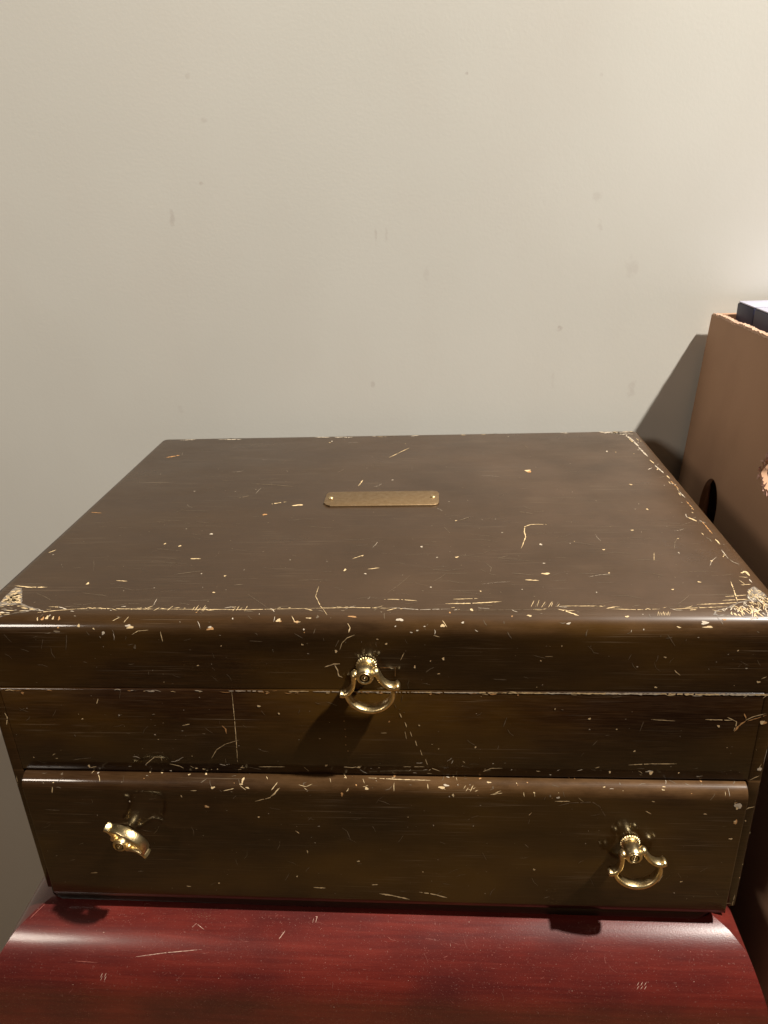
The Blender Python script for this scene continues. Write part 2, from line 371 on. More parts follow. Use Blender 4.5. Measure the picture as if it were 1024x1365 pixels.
def make_pull(loc, spin, swing, size=.92, label=None):
    """loc: on the wood face; spin turns it about the post; swing lifts the ring about its hinge"""
    root_m = bpy.data.meshes.new('post')
    b = bmesh.new()
    lathe([(0, .0046), (.0006, .0054), (.0016, .0056), (.0024, .0048), (.0030, .0044)], 40, bm=b)
    lathe([(.0026, .0040), (.0032, .0046), (.0070, .0049), (.0090, .0052), (.0118, .0050), (.0126, .0045), (.0128, .0038)], 12, bm=b)
    for k in range(22):      # rope collar
        a = 2*math.pi*k/22; bb = bmesh.new(); bmesh.ops.create_icosphere(bb, subdivisions=1, radius=.00095)
        for v in bb.verts: v.co = v.co + Vector((.0052*math.cos(a), -.0014, .0052*math.sin(a)))
        me = bpy.data.meshes.new('t'); bb.to_mesh(me); bb.free(); b.from_mesh(me); bpy.data.meshes.remove(me)
    # ringed end face
    lathe([(.0128, .0037), (.0133, .0034), (.0131, .0029), (.0124, .0027)], 24, bm=b)
    lathe([(.0124, .0021), (.0131, .0018), (.0131, .0013), (.0125, .0011)], 24, bm=b)
    lathe([(.0125, .0007), (.0131, .0004)], 12, bm=b)
    post = link("ring_pull", b, BRASS, chest, angle=40)
    # (hinge pins are cast with the bail)
    b = bmesh.new(); HY = -.0088
    ring = [(13.4*math.sin(a), -11.6-13.0*math.cos(a)) for a in [math.radians(x) for x in range(-88, 89, 8)]]
    ring = [(x*.001, z*.001) for x, z in ring]; n = len(ring)
    ribbon(b, ring, [.0074-.0012*abs(i/(n-1)*2-1) for i in range(n)], [.0033-.0006*abs(i/(n-1)*2-1) for i in range(n)])
    for s in (1, -1):
        arm = catmull([(5.0, 1.6), (6.6, -.4), (7.4, -3.6), (8.8, -7.0), (11.4, -9.9), (14.4, -11.1), (16.6, -10.4)])
        k = len(arm); arm = [(s*x*.001, z*.001) for x, z in arm]
        ribbon(b, arm, [.0050+.0018*(i/(k-1)) for i in range(k)], [.0038-.0010*math.sin(math.pi*i/(k-1)) for i in range(k)])
        for (cx, cz, r_, sy) in ((5.9, .4, 2.6, 1.15), (16.0, -10.6, 1.75, 1.95)):
            bb = bmesh.new(); bmesh.ops.create_uvsphere(bb, u_segments=16, v_segments=10, radius=r_*.001)
            for v in bb.verts: v.co = Vector((v.co.x+s*cx*.001, v.co.y*sy, v.co.z+cz*.001))
            me = bpy.data.meshes.new('t'); bb.to_mesh(me); bb.free(); b.from_mesh(me); bpy.data.meshes.remove(me)
    R = Matrix.Rotation(swing, 4, 'X')
    for v in b.verts: v.co = (R @ v.co) + Vector((0, HY, 0))
    bail = link("ring", b, BRASS, post, angle=60)
    post.location = Vector(loc) - Vector(OH); post.rotation_euler = (0, spin, 0); post.scale = (size, size, size)
    if label: post['label'] = label
    return post
rad = math.radians
make_pull((.0000, -.0001, .1755), rad(-10), rad(2), label='brass ring pull hanging straight at the middle of the lid')
make_pull((.1425, FD-.0001, .0640), rad(-16), rad(-3), label='brass ring pull hanging slightly askew at the right of the drawer')
make_pull((-.1460, FD-.0001, .0630), rad(45), rad(-154), size=.86, label='brass ring pull twisted and folded up at the left of the drawer')

# ---------------------------------------------------------------- wear: scratches and chips lying in the surfaces
DATA = json.loads('''[["L","G","l",1.45,[[-102.1,116.4],[-87.4,118.4],[-68.3,123.6]]],["L","C","l",2.07,[[-78.6,156.1],[-68.7,152.3]]],["L","G","l",2.56,[[-105.0,144.3],[-98.3,140.2]]],["L","C","l",1.75,[[-18.1,111.6],[-20.4,123.8]]],["L","T","l",4.03,[[-188.7,53.2],[-178.8,47.9]]],["L","C","l",1.98,[[-112.0,239.7],[-104.6,239.8]]],["L","G","l",0.97,[[-114.8,259.6],[-99.2,255.2]]],["L","C","l",1.09,[[-146.4,266.6],[-139.4,267.5]]],["L","G","l",1.33,[[-76.3,272.3],[-70.9,271.5]]],["L","C","l",1.53,[[-204.2,230.4],[-201.3,226.3]]],["L","C","l",1.83,[[-203.7,272.4],[-193.8,274.2],[-183.6,274.3]]],["L","T","l",1.79,[[-204.0,167.4],[-196.4,168.9]]],["L","C","l",0.54,[[-28.2,274.3],[-28.3,285.0],[-24.3,295.2],[-19.8,302.9]]],["L","G","l",0.37,[[-66.2,282.4],[-51.5,297.5]]],["L","C","l",1.14,[[-12.8,240.9],[-6.6,236.1]]],["L","C","l",1.1,[[-2.8,254.2],[4.0,252.5]]],["L","G","l",1.15,[[-39.4,94.8],[-34.5,86.7]]],["L","C","l",1.45,[[-1.3,61.8],[14.4,38.1]]],["L","G","l",0.96,[[108.5,33.2],[112.1,45.0]]],["L","C","l",1.17,[[107.6,194.9],[101.6,194.2],[96.3,194.6],[92.7,197.4],[91.4,205.2],[91.5,212.9],[87.2,228.4]]],["L","G","l",1.2,[[91.4,173.6],[100.2,177.5]]],["L","G","l",0.6,[[41.5,196.4],[45.2,206.6]]],["L","G","l",1.45,[[51.4,187.2],[58.9,181.4]]],["L","G","l",0.88,[[78.6,259.5],[90.7,262.2]]],["L","C","l",1.55,[[85.2,267.4],[92.8,268.3]]],["L","G","l",0.91,[[71.5,241.9],[78.4,238.2]]],["L","G","l",0.65,[[64.8,246.6],[67.8,253.1],[66.5,260.3],[70.1,262.1]]],["L","G","l",0.46,[[10.4,281.1],[16.1,272.8],[22.0,261.7]]],["L","C","l",1.09,[[8.9,288.3],[18.0,288.7],[26.4,289.9]]],["L","C","l",1.45,[[41.4,293.0],[55.4,292.7],[70.7,290.8]]],["L","C","l",0.94,[[45.4,288.4],[58.4,287.7]]],["L","C","l",0.75,[[100.1,295.4],[112.6,295.5],[122.8,295.5]]],["L","C","l",0.86,[[155.6,298.5],[168.1,297.4],[183.2,296.3]]],["L","C","l",1.01,[[168.8,294.1],[180.5,293.3],[191.0,291.9]]],["L","C","l",1.03,[[182.8,290.0],[195.8,288.9]]],["L","C","l",1.02,[[185.5,286.2],[196.6,284.7]]],["L","C","l",0.97,[[193.9,269.8],[192.1,280.3],[189.8,291.1]]],["L","C","l",0.91,[[197.8,273.9],[203.1,273.2]]],["L","C","l",0.8,[[199.9,264.8],[204.3,265.7]]],["L","C","l",0.56,[[198.7,268.2],[200.1,273.1]]],["L","C","l",2.66,[[202.3,260.6],[205.7,258.8],[206.1,264.0]]],["L","C","l",0.58,[[162.8,235.4],[160.3,244.9]]],["L","G","l",0.69,[[182.1,215.5],[178.5,221.7],[175.6,230.7]]],["L","C","l",1.71,[[203.2,218.0],[203.4,225.1]]],["L","C","l",2.2,[[196.7,185.8],[198.7,188.2],[200.4,191.7]]],["L","C","l",0.93,[[-156.5,298.1],[-145.2,297.4],[-135.8,298.1]]],["L","C","l",0.82,[[-176.7,301.3],[-166.2,299.6],[-155.7,298.1]]],["L","C","l",1.08,[[-135.9,297.8],[-123.4,298.2],[-113.2,298.2]]],["L","C","l",0.69,[[-113.2,298.2],[-62.4,298.9],[-26.8,297.5]]],["L","C","l",0.83,[[-26.8,297.5],[-7.1,296.8],[12.6,297.6]]],["L","P","l",0.6,[[12.5,296.8],[28.2,299.0],[43.6,298.3]]],["L","G","l",0.48,[[41.7,299.7],[81.8,299.1],[104.6,298.4]]],["L","C","l",0.69,[[125.2,298.4],[138.1,299.1],[149.3,298.5]]],["L","C","l",1.0,[[-8.7,307.4],[-7.5,309.7],[-8.3,312.1]]],["L","C","l",0.57,[[-13.5,322.3],[-12.1,318.2],[-9.2,315.0],[-5.2,313.3]]],["L","G","l",0.63,[[-15.7,320.5],[-13.5,316.4]]],["L","C","l",0.92,[[-22.1,333.1],[-17.2,331.2],[-12.9,331.1]]],["L","C","l",1.02,[[-16.8,331.6],[-15.5,334.9],[-14.9,338.7],[-13.0,339.6]]],["L","T","l",0.42,[[6.7,333.4],[14.9,333.3]]],["L","T","l",0.31,[[14.9,332.8],[14.7,339.0]]],["L","C","l",0.47,[[19.9,324.0],[18.6,326.8],[17.8,328.6]]],["L","C","l",0.58,[[35.1,313.6],[38.1,314.4]]],["L","G","l",0.73,[[151.1,312.9],[153.2,315.9],[155.4,319.4]]],["L","C","l",0.7,[[156.7,333.8],[157.9,335.2],[160.0,337.0]]],["L","G","l",0.6,[[134.6,324.4],[133.4,327.6]]],["L","C","l",0.45,[[91.7,326.0],[95.5,325.9]]],["L","G","l",0.64,[[-158.0,313.6],[-159.1,318.2],[-160.4,322.9]]],["L","G","l",0.46,[[-61.4,317.0],[-53.6,317.4]]],["L","C","l",0.64,[[-107.1,311.8],[-106.7,317.6]]],["L","C","l",0.49,[[-122.6,313.5],[-119.2,311.4],[-113.6,311.0]]],["L","C","l",1.24,[[98.5,298.4],[103.1,300.9],[108.3,303.3]]],["L","G","l",0.4,[[20.5,315.8],[21.6,318.5]]],["L","C","l",0.54,[[39.7,305.8],[41.9,309.3]]],["L","C","l",0.62,[[-38.2,303.3],[-36.3,306.7],[-33.2,306.7]]],["L","C","l",0.66,[[-133.3,306.3],[-129.7,304.2]]],["L","C","l",0.51,[[-127.1,307.1],[-124.9,303.8]]],["L","C","l",0.66,[[200.2,339.0],[202.5,337.6]]],["L","G","l",0.4,[[-126.1,319.9],[-122.7,319.0]]],["L","C","l",0.44,[[85.2,296.2],[87.4,290.1]]],["L","G","l",0.46,[[87.0,296.9],[89.5,291.6]]],["L","C","l",0.42,[[88.2,296.2],[90.2,289.3]]],["L","C","l",0.45,[[90.4,296.9],[93.1,290.9]]],["L","G","l",0.47,[[91.6,296.2],[93.7,292.4]]],["L","C","l",0.45,[[93.8,296.9],[97.1,290.1]]],["L","C","l",0.42,[[95.5,296.2],[96.8,291.6]]],["L","G","l",0.45,[[97.2,296.9],[100.0,290.9]]],["L","C","l",0.46,[[98.5,296.2],[100.1,293.2]]],["L","C","l",0.66,[[-92.0,299.6],[-91.5,295.9]]],["L","C","l",0.64,[[-90.4,299.6],[-89.9,294.3]]],["L","C","l",0.71,[[-89.0,300.2],[-88.0,296.7]]],["L","C","l",0.63,[[-86.6,300.2],[-86.2,294.3]]],["L","C","l",0.64,[[-85.8,300.2],[-85.4,295.9]]],["L","C","l",0.7,[[-70.1,300.2],[-69.2,297.4]]],["L","C","l",0.63,[[-68.2,299.6],[-67.7,295.1]]],["L","C","l",0.69,[[-66.6,299.6],[-65.7,296.7]]],["L","C","l",0.61,[[-63.7,300.2],[-63.3,295.2]]],["L","C","l",0.96,[[-117.2,297.4],[-114.7,295.1]]],["L","C","l",0.75,[[-112.7,299.6],[-110.5,296.6]]],["L","C","l",0.84,[[-109.8,297.4],[-106.3,298.2]]],["L","C","l",0.66,[[-105.4,299.6],[-103.6,295.1]]],["L","C","l",0.98,[[-102.4,297.4],[-99.4,296.6]]],["L","C","l",0.46,[[147.1,303.3],[148.1,300.4]]],["L","C","l",0.46,[[147.9,303.3],[148.8,300.9]]],["L","C","l",0.46,[[148.7,303.3],[149.5,301.4]]],["L","C","l",0.46,[[149.5,303.3],[150.6,300.4]]],["L","C","l",0.46,[[150.3,303.3],[151.2,300.9]]],["L","C","l",0.45,[[151.1,303.3],[151.9,301.4]]],["L","C","l",0.46,[[151.9,303.3],[153.0,300.4]]],["L","C","l",0.45,[[152.8,303.3],[153.7,300.9]]],["L","C","c",5.04,2.71,[-59.6,158.6]],["L","P","c",1.49,2.36,[-107.9,204.8]],["L","C","c",1.55,2.39,[-161.7,270.0]],["L","C","c",3.91,3.23,[105.5,96.5]],["L","T","c",2.22,3.21,[106.6,99.0]],["L","C","c",3.29,2.29,[97.5,260.5]],["L","P","c",1.11,2.57,[99.3,223.5]],["L","C","c",1.53,1.45,[48.6,239.7]],["L","P","c",1.36,1.54,[27.7,225.5]],["L","T","c",2.08,2.59,[-79.6,174.3]],["L","C","c",1.22,1.71,[-133.9,218.8]],["L","C","c",1.45,1.68,[-123.2,222.1]],["L","C","c",0.88,1.86,[-84.2,261.7]],["L","C","c",1.05,1.29,[-85.5,280.7]],["L","P","c",1.17,2.78,[172.6,55.5]],["L","C","c",1.36,1.35,[157.7,204.3]],["L","C","c",0.86,2.54,[174.9,172.0]],["L","C","c",1.08,1.51,[135.0,231.1]],["L","C","c",1.37,1.21,[177.2,270.5]],["L","C","c",1.16,0.83,[161.2,278.6]],["L","C","c",0.81,1.07,[132.0,259.9]],["L","C","c",2.07,1.77,[174.6,127.6]],["L","P","c",0.67,1.6,[176.7,235.6]],["L","C","c",1.23,0.96,[191.8,246.2]],["L","C","c",1.12,1.19,[-7.4,237.1]],["L","C","c",1.3,2.29,[-15.7,255.0]],["L","P","c",1.28,1.08,[-3.6,259.7]],["L","C","c",0.62,1.7,[-174.5,305.1]],["L","T","c",1.24,1.7,[-171.6,305.1]],["L","C","c",1.65,1.76,[-169.4,304.3]],["L","C","c",0.99,1.8,[-166.0,304.7]],["L","T","c",0.99,1.7,[-162.6,304.9]],["L","C","c",3.63,1.17,[-123.2,309.5]],["L","P","c",2.42,1.17,[-124.5,308.7]],["L","T","c",2.78,1.57,[-80.4,310.2]],["L","P","c",1.99,0.77,[-80.8,309.4]],["L","C","c",2.75,1.39,[-45.0,305.9]],["L","T","c",1.57,0.79,[-44.2,306.3]],["L","T","c",2.35,0.97,[-35.5,306.7]],["L","C","c",1.96,0.66,[-29.0,304.7]],["L","T","c",3.11,0.86,[-6.5,303.8]],["L","P","c",2.69,1.58,[17.9,305.5]],["L","C","c",1.52,1.89,[39.7,308.5]],["L","P","c",1.51,0.76,[49.9,307.0]],["L","P","c",3.61,1.31,[169.4,306.9]],["L","C","c",3.25,1.1,[170.7,309.1]],["L","C","c",1.81,0.66,[156.6,309.2]],["L","C","c",1.47,1.05,[132.0,303.8]],["L","P","c",2.22,0.75,[102.8,307.4]],["L","C","c",1.88,1.08,[83.7,303.3]],["L","C","c",1.15,2.36,[54.7,299.1]],["L","P","c",0.86,0.78,[-31.5,310.5]],["L","C","c",0.98,0.92,[-32.9,319.2]],["L","C","c",1.37,1.39,[-15.5,323.2]],["L","C","c",0.97,0.91,[10.8,318.6]],["L","C","c",1.16,1.29,[39.9,327.6]],["L","C","c",1.17,0.47,[37.5,336.9]],["L","C","c",0.5,0.6,[33.3,329.0]],["L","C","c",0.78,1.4,[25.1,332.8]],["L","C","c",1.29,1.21,[199.0,340.8]],["L","C","c",0.87,0.72,[186.3,322.0]],["L","C","c",1.11,0.59,[151.4,326.1]],["L","C","c",0.56,0.54,[99.7,319.6]],["L","C","c",0.52,0.61,[-75.8,320.2]],["L","C","c",1.22,0.48,[-89.9,332.5]],["L","G","c",1.22,2.38,[-122.2,320.9]],["L","G","c",3.28,1.04,[-163.1,311.9]],["L","C","c",0.82,1.96,[-151.3,308.7]],["L","C","c",0.81,0.79,[-143.1,310.3]],["L","C","c",1.13,0.94,[148.5,344.5]],["L","X","p",0,[[-202.7,274.1],[-198.3,275.0],[-192.9,284.4],[-189.5,291.7],[-182.8,295.7],[-176.5,298.1],[-182.7,300.8],[-189.7,302.1],[-195.5,304.3],[-200.1,305.6],[-202.3,300.2],[-202.3,290.9],[-203.0,282.7]]],["L","Y","p",0,[[199.5,278.8],[204.1,275.6],[205.8,281.2],[207.2,287.4],[207.8,300.4],[206.5,304.6],[198.6,304.8],[190.8,304.6],[184.9,303.3],[178.1,303.3],[174.2,302.9],[175.8,299.8],[182.9,297.0],[189.9,291.9],[195.5,289.6]]],["L","P","l",4.27,[[175.1,3.0],[186.3,6.9],[199.6,11.8]]],["L","P","l",6.28,[[181.1,4.4],[190.4,8.2],[198.2,12.8]]],["L","P","l",4.12,[[196.7,13.8],[198.9,28.1],[200.0,43.8]]],["L","C","l",2.27,[[197.3,22.0],[198.9,36.0]]],["L","P","l",2.63,[[199.6,45.6],[200.5,58.7],[201.3,69.4]]],["L","C","l",1.72,[[200.7,76.4],[201.8,84.9]]],["L","P","l",1.93,[[201.5,88.2],[203.4,106.0]]],["L","C","l",1.63,[[204.2,110.7],[204.7,116.8]]],["L","T","l",1.46,[[203.9,121.3],[205.1,137.2]]],["L","P","l",1.41,[[203.9,141.3],[204.8,153.6]]],["L","P","l",3.13,[[-191.9,6.7],[-177.3,5.4]]],["L","P","l",3.42,[[-150.9,6.8],[-135.8,7.7]]],["L","P","l",2.57,[[-70.3,4.9],[-56.8,5.7]]],["L","P","l",3.42,[[-52.8,5.9],[-36.8,6.8]]],["L","T","l",1.51,[[203.8,158.8],[204.0,174.0]]],["L","T","l",1.31,[[203.5,190.6],[203.9,210.6]]],["L","P","l",0.84,[[201.9,232.1],[201.8,243.5]]],["B","C","l",0.62,[[-73.4,0.5],[-73.9,14.9],[-74.8,32.8],[-75.9,49.2]]],["B","C","l",0.46,[[-90.6,46.8],[-86.8,40.4],[-81.6,36.6],[-73.1,33.3]]],["B","T","l",1.19,[[-81.6,23.6],[-79.9,26.1],[-79.8,29.2]]],["B","C","l",1.06,[[-204.3,16.4],[-203.4,19.5],[-205.1,24.7]]],["B","C","l",0.8,[[-148.4,6.1],[-149.9,9.7]]],["B","C","l",0.69,[[-104.0,23.9],[-99.6,22.8]]],["B","G","l",0.68,[[-171.5,49.4],[-166.8,48.2],[-160.5,47.5]]],["B","C","l",0.62,[[-129.6,51.9],[-123.4,46.3],[-119.9,46.3],[-119.5,49.0]]],["B","C","l",0.73,[[-115.5,51.1],[-109.6,52.6],[-107.7,54.2]]],["B","C","l",0.61,[[5.8,27.5],[9.1,27.4]]],["B","G","l",0.57,[[73.3,16.1],[71.5,22.5]]],["B","C","l",0.87,[[175.5,16.3],[182.3,16.4],[189.1,16.6]]],["B","C","l",0.82,[[186.6,14.7],[191.5,17.5],[191.6,20.4],[190.9,23.4]]],["B","T","l",1.82,[[191.3,23.8],[192.7,20.4],[196.0,17.0]]],["B","C","l",0.64,[[195.2,17.0],[199.7,14.0],[205.4,12.1]]],["B","T","l",0.89,[[196.7,17.0],[201.7,15.0],[205.9,13.0]]],["B","T","l",1.11,[[194.5,12.2],[196.1,15.5]]],["B","C","l",0.53,[[148.0,16.6],[154.6,17.0],[160.4,17.4]]],["B","C","l",0.73,[[139.2,47.1],[151.8,46.1],[164.4,45.9]]],["B","G","l",0.6,[[144.3,18.1],[143.0,24.5]]],["B","C","l",0.78,[[203.8,56.5],[205.9,54.9],[208.4,53.3]]],["B","C","l",1.09,[[204.2,77.8],[206.3,76.1],[209.4,75.0]]],["B","C","l",0.6,[[192.7,2.3],[194.6,0.4]]],["B","C","l",0.63,[[202.4,2.6],[204.2,0.3]]],["B","C","l",0.63,[[60.4,53.6],[65.7,50.9],[71.8,50.7]]],["B","C","l",0.64,[[30.7,53.7],[33.2,51.5],[37.7,53.5]]],["B","P","l",0.59,[[44.8,45.5],[43.9,48.1]]],["B","G","l",0.55,[[-70.6,52.4],[-62.3,54.4]]],["B","C","l",0.54,[[-64.2,52.3],[-57.8,52.1],[-49.2,52.0]]],["B","C","l",0.85,[[17.4,50.7],[21.6,50.6]]],["B","C","l",0.64,[[23.2,50.6],[29.0,50.5]]],["B","C","l",0.64,[[-16.9,51.4],[-11.1,51.8],[-6.0,50.6]]],["B","C","l",0.55,[[207.4,49.2],[208.3,45.1]]],["B","C","l",0.46,[[-208.4,61.7],[-209.2,69.1]]],["B","P","l",0.27,[[209.7,34.4],[209.4,45.0]]],["B","C","l",0.63,[[203.9,151.2],[205.0,149.9],[207.6,149.8]]],["B","C","l",0.53,[[208.2,151.7],[208.6,142.4]]],["B","C","l",0.41,[[18.9,26.3],[19.6,31.4]]],["B","C","l",0.61,[[-38.5,51.8],[-35.8,55.0]]],["B","G","l",0.42,[[13.8,7.9],[14.7,10.9]]],["B","C","l",0.79,[[16.4,13.9],[17.3,17.1]]],["B","C","l",0.79,[[19.0,20.0],[19.9,23.3]]],["B","C","l",0.8,[[21.6,26.2],[22.6,29.7]]],["B","C","l",0.8,[[24.3,32.4],[25.2,36.1]]],["B","C","l",0.8,[[27.0,38.7],[27.9,42.6]]],["B","C","l",0.8,[[29.7,45.1],[30.7,49.2]]],["B","T","c",1.72,1.35,[-190.6,2.8]],["B","C","c",0.86,0.79,[-160.1,20.0]],["B","P","c",0.64,0.78,[-138.6,17.2]],["B","G","c",1.27,0.78,[-118.9,16.4]],["B","G","c",1.27,0.63,[-92.5,29.4]],["B","G","c",0.87,1.08,[-166.8,31.6]],["B","C","c",1.16,0.98,[116.4,16.5]],["B","T","c",2.62,2.45,[205.1,17.8]],["B","C","c",2.25,1.96,[204.4,17.8]],["B","C","c",1.14,1.23,[182.9,20.5]],["B","P","c",1.55,2.6,[207.9,48.7]],["B","T","c",0.77,1.56,[207.7,49.2]],["B","C","c",1.98,2.1,[151.6,52.3]],["B","P","c",3.56,0.84,[150.7,51.3]],["B","C","c",1.0,1.31,[129.7,52.3]],["B","C","c",0.61,1.01,[26.7,22.1]],["B","C","c",1.03,1.01,[-49.1,15.1]],["B","C","c",1.24,1.51,[-59.7,10.2]],["B","C","c",0.49,0.62,[37.0,37.8]],["B","C","c",0.81,1.03,[56.9,36.4]],["B","C","c",1.68,0.8,[-7.7,51.7]],["B","T","c",1.01,0.75,[10.6,19.8]],["B","C","c",1.69,1.08,[-25.7,50.5]],["B","C","c",1.34,1.69,[-163.0,53.6]],["B","P","c",0.88,0.84,[-115.4,56.0]],["B","C","c",1.31,0.55,[-96.0,54.5]],["B","C","c",1.74,0.55,[-100.2,54.0]],["B","C","c",0.65,0.66,[-88.1,54.4]],["B","C","c",1.73,0.55,[-73.7,53.0]],["B","C","c",0.58,0.74,[130.9,23.2]],["B","C","c",0.78,1.02,[141.5,37.6]],["B","C","c",0.79,0.78,[166.2,52.1]],["B","C","c",0.62,0.78,[98.2,10.4]],["B","T","c",0.41,0.71,[-13.8,19.7]],["B","T","c",0.41,0.71,[-13.7,25.2]],["B","T","c",0.41,0.72,[-13.6,30.3]],["B","T","c",0.42,0.73,[-13.9,36.0]],["B","T","c",0.42,0.74,[-12.9,40.2]],["B","C","c",0.8,0.83,[206.1,85.4]],["B","C","c",0.48,0.85,[209.9,94.2]],["B","C","c",0.62,0.71,[209.4,118.3]],["B","C","c",0.5,0.72,[209.2,129.0]],["D","C","l",0.76,[[-56.7,11.6],[-53.4,7.4]]],["D","C","l",0.9,[[-56.6,15.6],[-52.0,10.2]]],["D","C","l",0.64,[[-66.9,19.8],[-58.0,16.8],[-52.8,10.6]]],["D","C","l",0.43,[[-41.4,8.4],[-37.1,9.5],[-33.8,7.9]]],["D","C","l",0.58,[[-38.4,10.0],[-36.3,11.2]]],["D","C","l",0.6,[[-3.3,4.1],[13.9,4.7],[32.3,5.0]]],["D","C","l",1.24,[[24.5,88.0],[32.9,89.5],[40.9,92.0]]],["D","C","l",1.51,[[0.8,90.1],[9.3,91.7],[18.6,94.2]]],["D","C","l",1.25,[[-38.6,86.6],[-31.4,86.7]]],["D","C","l",1.1,[[-3.4,83.2],[0.2,82.7]]],["D","G","l",0.63,[[-18.5,38.2],[-15.7,41.0],[-13.9,47.9]]],["D","C","l",0.81,[[-45.6,41.3],[-43.6,43.5]]],["D","C","l",0.58,[[65.1,12.0],[71.6,11.0]]],["D","C","l",0.49,[[67.5,11.1],[70.8,9.8]]],["D","C","l",0.75,[[30.6,6.9],[31.0,9.6]]],["D","C","l",0.73,[[83.0,10.4],[83.4,13.0]]],["D","C","l",0.57,[[89.0,10.7],[89.1,12.9]]],["D","G","l",0.58,[[101.9,19.0],[108.2,16.7],[120.3,15.8],[124.5,19.0],[127.9,25.9]]],["D","C","l",0.71,[[149.2,21.6],[152.2,23.7]]],["D","C","l",0.55,[[190.1,8.2],[190.0,10.5]]],["D","G","l",0.57,[[85.0,47.8],[87.2,50.6]]],["D","C","l",0.81,[[100.1,15.8],[108.2,15.6]]],["D","C","l",0.47,[[86.3,26.4],[87.9,24.2]]],["D","C","l",1.23,[[-174.7,79.3],[-170.3,78.8]]],["D","G","l",0.98,[[-144.8,77.0],[-141.0,76.6]]],["D","G","l",0.58,[[-192.1,29.0],[-183.1,29.4]]],["D","C","l",1.16,[[-116.4,88.2],[-113.6,88.5]]],["D","C","l",1.05,[[-183.9,12.0],[-184.8,16.3]]],["D","C","l",0.57,[[-16.7,1.2],[-14.6,4.7]]],["D","C","l",0.54,[[-23.9,4.5],[-23.3,7.0]]],["D","C","l",0.54,[[-5.4,4.6],[-4.4,7.1]]],["D","C","l",0.49,[[-74.6,9.3],[-71.2,11.8]]],["D","C","l",0.7,[[-84.1,12.5],[-78.1,11.1]]],["D","C","l",0.53,[[-60.2,4.2],[-59.1,5.9]]],["D","C","l",0.75,[[-162.0,4.0],[-160.5,1.3]]],["D","C","l",0.56,[[161.2,75.6],[163.4,69.0]]],["D","G","l",0.9,[[97.4,90.2],[100.8,88.8]]],["D","C","l",0.56,[[50.4,9.3],[51.6,7.4]]],["D","C","l",0.57,[[51.6,10.5],[53.0,8.5]]],["D","C","l",0.55,[[52.8,9.3],[54.3,9.7]]],["D","C","l",0.57,[[54.0,10.5],[55.7,7.3]]],["D","C","l",0.54,[[55.3,9.2],[57.0,8.4]]],["D","C","l",0.57,[[56.5,10.4],[58.3,9.6]]],["D","T","c",2.41,1.71,[-95.4,24.4]],["D","C","c",1.31,0.85,[-95.2,24.3]],["D","T","c",1.26,2.18,[-17.0,13.6]],["D","C","c",2.09,1.23,[-3.1,9.8]],["D","C","c",3.3,1.18,[38.4,8.7]],["D","P","c",2.47,0.97,[40.9,7.5]],["D","C","c",0.82,2.1,[44.6,12.8]],["D","C","c",2.05,0.81,[64.4,5.6]],["D","P","c",3.11,3.75,[197.2,16.6]],["D","T","c",1.95,2.14,[197.7,17.2]],["D","C","c",1.56,1.61,[197.0,18.2]],["D","T","c",1.58,2.74,[197.6,28.4]],["D","C","c",0.95,1.64,[197.2,27.9]],["D","C","c",1.59,1.12,[196.7,40.5]],["D","C","c",1.58,0.65,[180.8,22.9]],["D","P","c",0.71,0.92,[-140.0,21.5]],["D","C","c",0.57,1.35,[-109.0,16.9]],["D","C","c",0.74,1.02,[-96.0,85.0]],["D","C","c",0.62,1.79,[-39.9,57.5]],["D","C","c",1.1,1.2,[-10.4,64.2]],["D","P","c",0.55,0.73,[33.6,35.1]],["D","P","c",0.5,0.67,[55.9,35.0]],["D","C","c",0.42,0.56,[19.4,29.3]],["D","C","c",1.06,1.19,[90.9,67.4]],["D","C","c",1.25,0.71,[174.0,74.0]],["D","P","c",0.5,0.73,[171.2,83.1]],["D","C","c",1.19,0.76,[157.6,8.0]],["D","C","c",1.31,0.8,[-66.0,31.5]],["D","C","c",0.57,0.78,[27.0,71.4]],["D","C","c",0.68,1.24,[-47.8,77.7]],["D","C","c",1.72,1.33,[-90.1,10.8]],["D","C","c",1.3,0.99,[-95.0,3.3]],["D","C","c",1.19,0.59,[158.2,6.4]],["D","C","c",1.29,2.4,[-73.2,6.5]],["D","C","c",1.71,0.85,[-70.3,10.5]],["R","Q","l",0.53,[[-147.4,382.7],[-131.3,380.2],[-107.0,377.5]]],["R","Q","l",0.4,[[-115.5,366.8],[-112.3,363.9],[-107.1,367.0]]],["R","Q","l",0.54,[[-60.3,370.8],[-57.1,366.4]]],["R","Q","l",0.36,[[202.4,362.8],[206.2,361.2]]],["R","q","l",0.5,[[-185.1,386.1],[-170.9,386.5]]],["R","Q","l",0.61,[[-40.6,361.5],[-40.0,358.2],[-38.2,358.2],[-38.8,361.5]]],["R","Q","l",0.4,[[42.4,370.3],[42.8,371.9]]],["R","q","l",0.55,[[-211.6,355.5],[-218.2,364.2]]],["R","Q","l",0.38,[[197.7,361.0],[200.8,360.5]]],["R","Q","l",0.55,[[-168.9,397.0],[-167.4,394.2]]],["R","Q","l",0.55,[[-166.5,396.9],[-165.1,394.1]]],["R","Q","l",0.55,[[-168.8,395.1],[-167.4,392.4]]],["R","Q","l",0.55,[[-166.5,395.0],[-165.1,392.3]]],["R","Q","l",0.45,[[149.0,390.8],[150.4,388.8]]],["R","Q","l",0.45,[[151.1,390.8],[152.5,388.7]]],["R","Q","l",0.45,[[153.2,390.7],[154.6,388.6]]],["R","Q","l",0.44,[[149.1,388.8],[150.5,386.8]]],["R","Q","l",0.44,[[151.2,388.7],[152.6,386.7]]],["R","Q","l",0.44,[[153.3,388.7],[154.7,386.6]]]]''')
